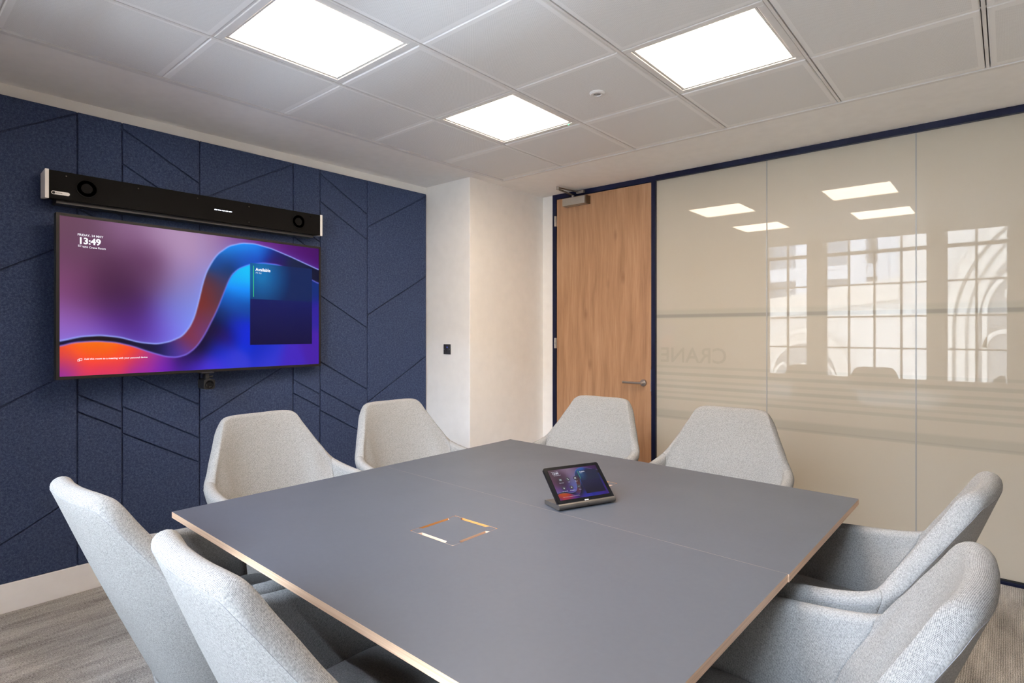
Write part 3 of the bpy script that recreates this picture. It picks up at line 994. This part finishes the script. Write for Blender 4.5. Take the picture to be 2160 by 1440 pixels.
for sx_ in (-1, 1):
    for sy_ in (-1, 1):
        MB().bar((sx_ * 0.45, sy_ * 0.42, zb - 0.02), (sx_ * 0.56, sy_ * 0.54, 0.0), 0.06, 0.04).build('leg', 'charcoal_metal', table)

# ------------------------------------------------------------------ tablet console
u2 = Vector((0.381, 0.924)).normalized()
tb = tag(empty('touch_console', (-1.189, 1.625, TZ), math.atan2(u2.y, u2.x)), 'small tilted touch screen console standing on the grey table', 'touch panel')
tw = 0.2415
# base: profile in y-z (front at y=0), rounded nose
prof = [(0.098, 0.003), (0.098, 0.016), (0.012, 0.022), (0.003, 0.024), (-0.004, 0.020), (-0.006, 0.013), (-0.003, 0.006), (0.004, 0.003)]
MB().prism([(y_, z_) for y_, z_ in prof], 0, tw, 'x').build('base', 'bronze_metal', tb, smooth=True, autosmooth=50)
MB().box(0.012, tw - 0.012, 0.008, 0.092, 0.0, 0.003).build('foot_pad', 'rubber_black', tb)
MB().box(tw / 2 - 0.004, tw / 2 + 0.004, -0.0068, -0.0050, 0.012, 0.014).build('microphone_slot', 'rubber_black', tb)
head = MB().prism([(x_ + tw / 2, z_ + 0.0775) for x_, z_ in rrect(tw, 0.155, 0.008)], 0.0, 0.009, 'y').build('display', 'black_gloss', tb, loc=(0, 0.0, 0.021))
head.rotation_euler = (R(-(90 - 43)), 0, 0)
pw, ph = tw - 0.030, 0.155 - 0.030
ps = picture_plane('screen', pw, ph, 260, 150, 'tablet_picture', head, (tw / 2, -0.0006, 0.0800), (0.56, 0.965, 0.12, 0.90))


def TP(u, v):
    return ((u - 0.5) * pw, -0.0006, (0.5 - v) * ph)


for nm, body, u0_, u1_, v_, bold_ in (('date_text', 'FRIDAY, 24 MAY', 0.05, 0.185, 0.085, 0.0), ('clock_text', '13:49', 0.06, 0.175, 0.165, 0.02), ('room_text', 'WH Crane Room', 0.075, 0.215, 0.205, 0.0),
                                 ('status_text', 'Available', 0.605, 0.715, 0.185, 0.02), ('duration_text', 'All day', 0.605, 0.66, 0.222, 0.0), ('hint_text', 'Add this room to a meeting with your personal device', 0.075, 0.41, 0.925, 0.0)):
    text(nm, body, 1.0, 'tablet_white', ps, TP(u0_, v_), bold_, width=(u1_ - u0_) * pw)
q = TP(0.575, 0.40)
MB().box(q[0] - 0.0008, q[0] + 0.0008, -0.0006, -0.0003, q[2], q[2] + ph * 0.27).build('status_bar', 'tablet_green', ps)
for i, (u_, v_, tx) in enumerate(((0.165, 0.36, 'Meet now'), (0.315, 0.36, 'Call'), (0.465, 0.36, 'Share'), (0.165, 0.64, 'Join with ID'), (0.315, 0.64, 'Accessibility'), (0.465, 0.64, 'More'))):
    x_, _, z_ = TP(u_, v_)
    ic = MB().lathe([(0.0078, 0.0), (0.0078, -0.0003)], 20, (0, 1, 0), (x_, -0.0006, z_)).build('icon', 'tablet_icon', ps)
    g = MB()
    if i in (0, 2):
        outline(g, x_ - 0.0035, z_ - 0.0025, 0.007, 0.005, 0.0009, y=-0.0016)
    elif i == 1:
        g.bar((x_ - 0.0028, -0.0014, z_ + 0.0028), (x_ + 0.0028, -0.0014, z_ - 0.0028), 0.0016, 0.0003, up=(0, 1, 0))
    elif i == 5:
        for dx_ in (-0.003, 0, 0.003):
            g.box(x_ + dx_ - 0.0006, x_ + dx_ + 0.0006, -0.0016, -0.0012, z_ - 0.0006, z_ + 0.0006)
    else:
        g.box(x_ - 0.0005, x_ + 0.0005, -0.0016, -0.0012, z_ - 0.003, z_ + 0.003).box(x_ - 0.003, x_ + 0.003, -0.0016, -0.0012, z_ - 0.0005, z_ + 0.0005)
    g.build('icon_mark', 'tablet_white', ps)
    text('icon_text', tx, 0.0046, 'tablet_white', ps, (x_, -0.0006, z_ - 0.0135), align='CENTER')
MB().box(tw / 2 - 0.008, tw / 2 + 0.008, -0.0004, 0.0002, 0.0055, 0.0085).build('logo_mark', 'label_white', head)

# ------------------------------------------------------------------ chairs
KEYS = [  # rim, upper control, lower control, bottom  (right half, chair faces +y)
    ((0.000, -0.383, 0.951), (0.000, -0.306, 0.74), (0.000, -0.222, 0.53), (0.000, -0.116, 0.278)),
    ((0.080, -0.381, 0.952), (0.095, -0.300, 0.74), (0.090, -0.216, 0.53), (0.067, -0.113, 0.278)),
    ((0.140, -0.374, 0.951), (0.160, -0.284, 0.737), (0.150, -0.203, 0.53), (0.109, -0.104, 0.278)),
    ((0.178, -0.362, 0.943), (0.200, -0.266, 0.73), (0.185, -0.188, 0.53), (0.132, -0.095, 0.278)),
    ((0.203, -0.345, 0.915), (0.228, -0.248, 0.72), (0.208, -0.172, 0.53), (0.149, -0.084, 0.278)),
    ((0.228, -0.312, 0.864), (0.250, -0.231, 0.70), (0.226, -0.158, 0.527), (0.163, -0.074, 0.278)),
    ((0.272, -0.252, 0.772), (0.278, -0.206, 0.665), (0.247, -0.138, 0.522), (0.176, -0.060, 0.278)),
    ((0.309, -0.200, 0.697), (0.302, -0.172, 0.625), (0.268, -0.112, 0.512), (0.189, -0.040, 0.278)),
    ((0.325, -0.150, 0.669), (0.314, -0.130, 0.603), (0.279, -0.085, 0.505), (0.196, -0.018, 0.278)),
    ((0.334, -0.060, 0.652), (0.321, -0.050, 0.587), (0.287, -0.028, 0.498), (0.201, 0.007, 0.278)),
    ((0.337, 0.060, 0.641), (0.323, 0.060, 0.577), (0.290, 0.060, 0.492), (0.204, 0.060, 0.278)),
    ((0.335, 0.160, 0.630), (0.320, 0.160, 0.568), (0.288, 0.157, 0.487), (0.202, 0.145, 0.278)),
    ((0.330, 0.225, 0.617), (0.315, 0.225, 0.558), (0.284, 0.220, 0.482), (0.199, 0.200, 0.278))]


def catmull(P_, t_):
    n = len(P_) - 1
    i = min(int(t_), n - 1)
    f_ = t_ - i
    p0, p1, p2, p3 = P_[max(i - 1, 0)], P_[i], P_[i + 1], P_[min(i + 2, n)]
    if i == 0:
        p0 = 2 * p1 - p2
    if i + 2 > n:
        p3 = 2 * p2 - p1
    return 0.5 * ((2 * p1) + (-p0 + p2) * f_ + (2 * p0 - 5 * p1 + 4 * p2 - p3) * f_ ** 2 + (-p0 + 3 * p1 - 3 * p2 + p3) * f_ ** 3)


K = np.array(KEYS)
KF = np.concatenate([K[:0:-1] * np.array([-1, 1, 1]), K])     # left arm front ... right arm front
NK = len(KF) - 1
NSEC = 13


def surf(t_, s_):
    ctl = np.array([catmull(KF[:, q], t_) for q in range(4)])
    return catmull(ctl, s_ * 3)


def shell_piece(name, t0, t1, parent, nt, caps):
    """thick upholstered strip of the tub between parameters t0..t1; caps: rounding at each end ('round' or 'seam')"""
    ts = np.linspace(t0, t1, nt)
    rows, uvs = [], []
    ulen = 0.0
    prev = None
    for t_ in ts:
        e1, e2 = 1e-3, 1e-3
        rim = surf(t_, 0.0)
        plen = sum(np.linalg.norm(surf(t_, (q + 1) / 8) - surf(t_, q / 8)) for q in range(8))
        svals = np.linspace(0.026 / plen, 1, NSEC)
        mid = np.array([surf(t_, s_) for s_ in svals])
        if prev is not None:
            ulen += np.linalg.norm(rim - prev)
        prev = rim
        tt0, tt1 = max(t_ - 0.02, 0), min(t_ + 0.02, NK)
        nrm, tan = [], None
        for q, s_ in enumerate(svals):
            dt = surf(tt1, s_) - surf(tt0, s_)
            ds = surf(t_, min(s_ + 0.01, 1)) - surf(t_, max(s_ - 0.01, 0))
            nn = np.cross(dt, ds)
            nrm.append(nn / (np.linalg.norm(nn) + 1e-12))
            if q == 0:
                tan = dt / np.linalg.norm(dt)
                dn = ds / np.linalg.norm(ds)
        rows.append((mid, np.array(nrm), tan, dn, ulen))
    cpt = rows[len(rows) // 2]
    # thickness profile
    th = np.linspace(0.026, 0.022, NSEC)
    rings = []

    def ring(row, k, push):
        mid, nrm, tan, dn, ul = row
        if push:
            mid = mid + tan * push
        rr = th[:, None] * k
        rad = th[0] * k
        # rounded rim: top of the rim stays where the rim curve runs, so start one radius down
        base = mid.copy()
        o = [base[q] + nrm[q] * rr[q] for q in range(NSEC - 1, -1, -1)]
        i_ = [base[q] - nrm[q] * rr[q] for q in range(NSEC)]
        cap_ = []
        for a in np.linspace(0, PI, 9)[1:-1]:
            cap_.append(base[0] + nrm[0] * rad * math.cos(a) - dn * th[0] * math.sin(a) * (0.35 + 0.65 * k))
        pts = o + cap_ + i_
        L = np.concatenate([[0], np.cumsum([np.linalg.norm(pts[q + 1] - pts[q]) for q in range(len(pts) - 1)])])
        return pts, [(ul + push, l_) for l_ in L]

    seq = []
    R0 = 0.026
    if caps[0] == 'round':
        for a in (90, 65, 40, 20):
            seq.append(ring(rows[0], max(math.cos(R(a)), 0.05), -R0 * math.sin(R(a))))
    else:
        seq.append(ring(rows[0], 0.93, 0.0006)); seq.append(ring(rows[0], 0.96, 0.0025))
    inner_rows = rows if caps[0] == 'round' else rows[1:]
    inner_rows = inner_rows if caps[1] == 'round' else inner_rows[:-1]
    for rw in inner_rows:
        seq.append(ring(rw, 1.0, 0.0))
    if caps[1] == 'round':
        for a in (20, 40, 65, 90):
            seq.append(ring(rows[-1], max(math.cos(R(a)), 0.05), R0 * math.sin(R(a))))
    else:
        seq.append(ring(rows[-1], 0.96, -0.0025)); seq.append(ring(rows[-1], 0.93, -0.0006))
    m = MB()
    npt = len(seq[0][0])
    vs, uv = [], []
    for pts, u_ in seq:
        vs += [tuple(p) for p in pts]; uv += u_
    fs = []
    for a in range(len(seq) - 1):
        for b in range(npt - 1):
            fs.append((a * npt + b, a * npt + b + 1, (a + 1) * npt + b + 1, (a + 1) * npt + b))
        fs.append((a * npt + npt - 1, a * npt, (a + 1) * npt, (a + 1) * npt + npt - 1))
    fs.append(tuple(range(npt))); fs.append(tuple(range((len(seq) - 1) * npt, len(seq) * npt)))
    m.add(vs, fs)
    o = m.build(name, 'grey_weave', parent, smooth=True)
    lay = o.data.uv_layers.new(name='UVMap')
    for lp in o.data.loops:
        lay.data[lp.index].uv = uv[lp.vertex_index]
    # outer seam line following the rim
    sp = []
    for mid, nrm, tan, dn, ul in rows[1:-1]:
        sp.append(mid[0] - dn * 0.004 - nrm[0] * 0.0257)
    return o, sp


def pillow(name, wd, dp, z0, z1, cy, mat, parent, power=5.0, nx=28, ny=28, crown=0.012):
    """rounded seat cushion"""
    m = MB()
    vs, fs, uv = [], [], []
    nr = 7
    zc, hz_ = (z0 + z1) / 2, (z1 - z0) / 2
    rings = [(0.0001, z1 + crown), (0.35, z1 + crown * 0.9), (0.7, z1 + crown * 0.5), (0.88, z1), (0.96, z1 - hz_ * 0.25), (1.0, z1 - hz_ * 0.75), (1.0, z0 + hz_ * 0.5), (0.96, z0), (0.5, z0), (0.0001, z0)]
    nn = 48
    for k_, z_ in rings:
        for i in range(nn):
            a = 2 * PI * i / nn
            c_, s_ = math.cos(a), math.sin(a)
            rr = (abs(c_) ** power + abs(s_) ** power) ** (-1 / power)
            wloc = wd / 2 * (1.0 + 0.05 * s_ * rr)
            vs.append((k_ * rr * c_ * wloc, cy + k_ * rr * s_ * dp / 2, z_)); uv.append((k_ * rr * c_ * wloc + z_, k_ * rr * s_ * dp / 2))
    for k_ in range(len(rings) - 1):
        for i in range(nn):
            j = (i + 1) % nn
            fs.append((k_ * nn + i, k_ * nn + j, (k_ + 1) * nn + j, (k_ + 1) * nn + i))
    m.add(vs, fs)
    o = m.build(name, mat, parent, smooth=True)
    lay = o.data.uv_layers.new(name='UVMap')
    for lp in o.data.loops:
        lay.data[lp.index].uv = uv[lp.vertex_index]
    return o


def make_chair():
    root = empty('armchair')
    TJ = 7.35 - 0.0
    cidx = len(K) - 1                     # parameter of the centre back
    tl, tr = cidx - TJ, cidx + TJ
    bk, sp = shell_piece('backrest', tl, tr, root, 75, ('seam', 'seam'))
    MB().tube(sp[::2], 0.0006, 6).build('seam', 'seam_thread', bk, smooth=True)
    al, sp = shell_piece('armrest', 0, tl, root, 30, ('round', 'seam'))
    MB().tube(sp[::2], 0.0006, 6).build('seam', 'seam_thread', al, smooth=True)
    ar, sp = shell_piece('armrest', tr, NK, root, 30, ('seam', 'round'))
    MB().tube(sp[::2], 0.0006, 6).build('seam', 'seam_thread', ar, smooth=True)
    pillow('seat', 0.475, 0.46, 0.395, 0.468, 0.055, 'grey_weave', root)
    pillow('seat_shell', 0.42, 0.36, 0.258, 0.40, 0.035, 'grey_weave', root, power=4.0, crown=0.0)
    MB().box(-0.10, 0.10, -0.12, 0.14, 0.226, 0.262).build('tilt_mechanism', 'black_plastic', root, bevel=0.008)
    MB().bar((0.09, 0.05, 0.244), (0.23, 0.06, 0.24), 0.014, 0.010).build('height_lever', 'black_plastic', root)
    MB().lathe([(0.034, 0.075), (0.034, 0.13), (0.026, 0.135), (0.026, 0.18), (0.016, 0.185), (0.016, 0.230)], 24).build('gas_column', 'charcoal_metal', root, smooth=True, autosmooth=35)
    for k_ in range(5):
        a = R(90 + 72 * k_ + 18)
        d = Vector((math.cos(a), math.sin(a), 0))
        lg = MB()
        s_ = Vector((-d.y, d.x, 0))
        prof_ = [(0.02, 0.024, 0.072, 0.118), (0.12, 0.021, 0.070, 0.105), (0.24, 0.016, 0.062, 0.084), (0.295, 0.014, 0.058, 0.076)]
        vs = []
        for rr, hw_, zl, zh in prof_:
            for sg, z_ in ((-1, zl), (1, zl), (1, zh), (-1, zh)):
                p = d * rr + s_ * hw_ * sg
                vs.append((p.x, p.y, z_))
        fs = [(0, 3, 2, 1), (12, 13, 14, 15)]
        for q in range(3):
            for b in range(4):
                fs.append((q * 4 + b, q * 4 + (b + 1) % 4, q * 4 + 4 + (b + 1) % 4, q * 4 + 4 + b))
        lo = lg.add(vs, fs).build('leg', 'charcoal_metal', root, bevel=0.003)
        p = d * 0.278
        cs = MB()
        for sg in (-1, 1):
            c0 = p + s_ * 0.006 * sg + Vector((0, 0, 0.0265)); c1 = p + s_ * 0.022 * sg + Vector((0, 0, 0.0265))
            cs.cyl(c0, c1, 0.0265, 0.024, n=20)
        cs.cyl(p + Vector((0, 0, 0.02)), p + Vector((0, 0, 0.062)), 0.006, n=10)
        cs.build('castor', 'black_plastic', lo, smooth=True, autosmooth=35)
    return root


CH = [((-1.912, 0.767), 3.4, 'light grey tub chair at far left, back to the camera, beside the white skirting'),
      ((-1.159, 0.787), -2.2, 'light grey tub chair in left foreground, back to the camera, nearest the bottom edge'),
      ((-2.510, 1.370), -88.3, 'light grey tub chair before the felt wall, directly below the webcam'),
      ((-2.432, 2.098), -93.7, 'light grey tub chair in front of the felt wall, next to the white column'),
      ((-1.920, 2.748), 182.5, 'light grey tub chair standing in front of the wooden door'),
      ((-1.107, 2.765), 183.6, 'light grey tub chair before the frosted glass, just right of the door'),
      ((-0.414, 2.076), 86.0, 'light grey tub chair at the right table edge, behind the foreground chair there'),
      ((-0.411, 1.293), 89.5, 'light grey tub chair in the right foreground, cut off at the bottom of the photo')]
proto = make_chair()
for i, (p, a, lab) in enumerate(CH):
    o = proto if i == 0 else copy_tree(proto)
    o.location = (p[0], p[1], 0)
    o.rotation_euler = (0, 0, R(a))
    tag(o, lab, 'chair', 'grey tub chairs around the table')

# ------------------------------------------------------------------ things seen as reflections in the glass
r = tag(MB().box(-3.045, -3.015, YW, YW + 0.02, 0.15, CEIL).build('cable_trunking', 'skirting_white', bevel=0.003), 'slim white vertical trunking on the window wall, seen reflected in the glass', 'trunking')

fwd = Vector((-math.sin(R(40.848)), math.cos(R(40.848)), 0))
rgt = Vector((fwd.y, -fwd.x, 0))
tc_ = -fwd * 0.10
r = tag(empty('tripod', (tc_.x, tc_.y, 0)), 'black camera tripod seen as a reflection at the right of the glass wall', 'tripod')
hub = Vector((0, 0, 1.02))
for k_ in range(3):
    a = R(100 + 120 * k_)
    ft = Vector((math.cos(a) * 0.29, math.sin(a) * 0.29, 0.012))
    kn = hub.lerp(ft, 0.5)
    lg = MB().cyl(hub + (ft - hub) * 0.03, kn, 0.016, n=12).build('leg', 'charcoal_metal', r, smooth=True, autosmooth=40)
    MB().cyl(kn, ft, 0.011, n=12).build('lower_leg', 'black_plastic', lg, smooth=True, autosmooth=40)
    MB().cyl(ft - Vector((0, 0, 0.012)), ft + Vector((0, 0, 0.02)), 0.015, n=12).build('rubber_foot', 'rubber_black', lg)
MB().cyl((0, 0, 0.97), (0, 0, 1.06), 0.04, n=16).build('hub', 'charcoal_metal', r)
MB().cyl((0, 0, 0.75), (0, 0, 1.22), 0.014, n=14).build('centre_column', 'charcoal_metal', r)
MB().box(-0.045, 0.045, -0.045, 0.045, 1.22, 1.30).build('head', 'black_plastic', r, bevel=0.01)
MB().tube([(0.03, -0.03, 1.25), (0.12, -0.16, 1.17)], 0.009, 10).build('pan_handle', 'black_plastic', r)
r2 = tag(empty('stills_camera', (tc_.x, tc_.y, 1.301), R(40.848)), 'black stills camera on the tripod, seen reflected in the glass', 'camera')
MB().box(-0.070, 0.070, -0.045, 0.020, 0, 0.095).build('body', 'black_plastic', r2, bevel=0.008)
MB().box(-0.028, 0.028, -0.035, 0.018, 0.095, 0.120).build('viewfinder', 'black_plastic', r2, bevel=0.006)
MB().lathe([(0.036, 0.02), (0.038, 0.045), (0.034, 0.068)], 28, (0, 1, 0), (0, 0, 0.064)).build('lens', 'black_plastic', r2, smooth=True, autosmooth=35)

# ------------------------------------------------------------------ street outside (reflected in the glass)
FYO = -8.4


def arch_pts(cx, zs, hw_, rise, n=14):
    """pointed arch outline from left springing over the apex to the right springing"""
    rad = (hw_ ** 2 + rise ** 2) / (2 * hw_)
    pts = []
    a1 = math.asin(min(1, rise / rad))
    for i in range(n + 1):
        a = PI - a1 * i / n
        pts.append((cx - hw_ + rad + rad * math.cos(a), zs + rad * math.sin(a)))
    for i in range(n - 1, -1, -1):
        a = PI - a1 * i / n
        pts.append((cx + hw_ - rad - rad * math.cos(a), zs + rad * math.sin(a)))
    return pts


def arch_ring(name, cx, zs, hw_, rise, wd, y0, y1, zbot, parent, mat='stone_moulding'):
    o_ = [(cx - hw_, zbot)] + arch_pts(cx, zs, hw_, rise) + [(cx + hw_, zbot)]
    i_ = [(cx - hw_ + wd, zbot)] + arch_pts(cx, zs, hw_ - wd, rise - wd * 1.15) + [(cx + hw_ - wd, zbot)]
    n = len(o_)
    vs = [(x_, y0, z_) for x_, z_ in o_] + [(x_, y0, z_) for x_, z_ in i_] + [(x_, y1, z_) for x_, z_ in o_] + [(x_, y1, z_) for x_, z_ in i_]
    fs = []
    for k_ in range(n - 1):
        fs += [(k_, k_ + 1, n + k_ + 1, n + k_), (2 * n + k_, 3 * n + k_, 3 * n + k_ + 1, 2 * n + k_ + 1), (k_, 2 * n + k_, 2 * n + k_ + 1, k_ + 1), (n + k_, n + k_ + 1, 3 * n + k_ + 1, 3 * n + k_)]
    return MB().add(vs, fs).build(name, mat, parent)


sb = tag(empty('stone_building', (0, FYO, 0)), 'pale gothic stone building with pointed arches, reflected in the glass wall', 'building')
m = MB().box(-2.0, 9.0, -0.6, 0, -5, 5.2)
m.build('wall', 'stone_ashlar', sb)
m = MB().prism([(-14, -5), (-2.0, -5), (-2.0, 2.15), (-14, 0.45)], -0.6, -0.02, 'y')
m.build('wall', 'stone_ashlar', sb)
MB().prism([(-14, 0.45), (-2.0, 2.15), (-2.0, 2.68), (-14, 0.95)], -0.7, 0.10, 'y').build('coping', 'stone_moulding', sb)
# great arch at the right
for q, (hw_, dep) in enumerate(((2.25, 0.16), (2.02, 0.10), (1.80, 0.05))):
    arch_ring('arch_moulding', 1.12, 1.4, hw_, 3.2 - q * 0.27, 0.16, 0.0, dep, -5, sb)
MB().prism([(1.12 - 1.62, -5)] + arch_pts(1.12, 1.4, 1.62, 2.36)[::1] + [(1.12 + 1.62, -5)], 0.001, 0.02, 'y').build('arch_panel', 'stone_dark', sb)
for cx_ in (0.10, 1.12, 2.14):
    arch_ring('tracery', cx_, 1.75, 0.54, 1.0, 0.09, 0.02, 0.09, 1.0, sb)
    arch_ring('tracery', cx_, 1.0, 0.54, 0.42, 0.09, 0.02, 0.09, -5, sb)
    MB().lathe([(0.17, 0.0), (0.17, 0.03)], 20, (0, 1, 0), (cx_, 0.02, 2.2)).build('tracery_boss', 'stone_moulding', sb)
for q, (hw_, dep) in enumerate(((1.12, 0.12), (1.0, 0.08), (0.88, 0.05))):
    arch_ring('arch_moulding', -4.1, 0.2, hw_, 1.25 - q * 0.13, 0.11, -0.02, dep, -5, sb)
MB().prism([(-4.1 - 0.79, -5)] + arch_pts(-4.1, 0.2, 0.79, 0.86) + [(-4.1 + 0.79, -5)], -0.019, 0.0, 'y').build('arch_panel', 'stone_dark', sb)
for cx_ in (-4.62, -4.1, -3.58):
    arch_ring('tracery', cx_, 0.1, 0.26, 0.45, 0.06, 0.0, 0.05, -5, sb)

ob = tag(empty('office_building', (0, -17, 0)), 'white modern office block beyond the stone wall, reflected in the glass', 'building')
MB().box(-22, -3.6, -6, -0.5, -5, 9.5).build('glazing', 'facade_glass', ob)
for q in range(7):
    MB().box(-22, -3.6, -0.5, 0.35, -4.2 + q * 1.9, -3.7 + q * 1.9).build('floor_slab', 'facade_white', ob)
for q in range(10):
    MB().box(-21.6 + q * 1.9, -21.1 + q * 1.9, -0.5, 0.5, -5, 9.5).build('fin', 'facade_white', ob)
MB().box(-3.6, -1.0, -6, 0.6, -5, 9.5).build('end_wall', 'facade_white', ob)
MB().cyl((-3.1, 0.7, -5), (-3.1, 0.7, 9.5), 0.09, n=12).build('drainpipe', 'facade_white', ob)
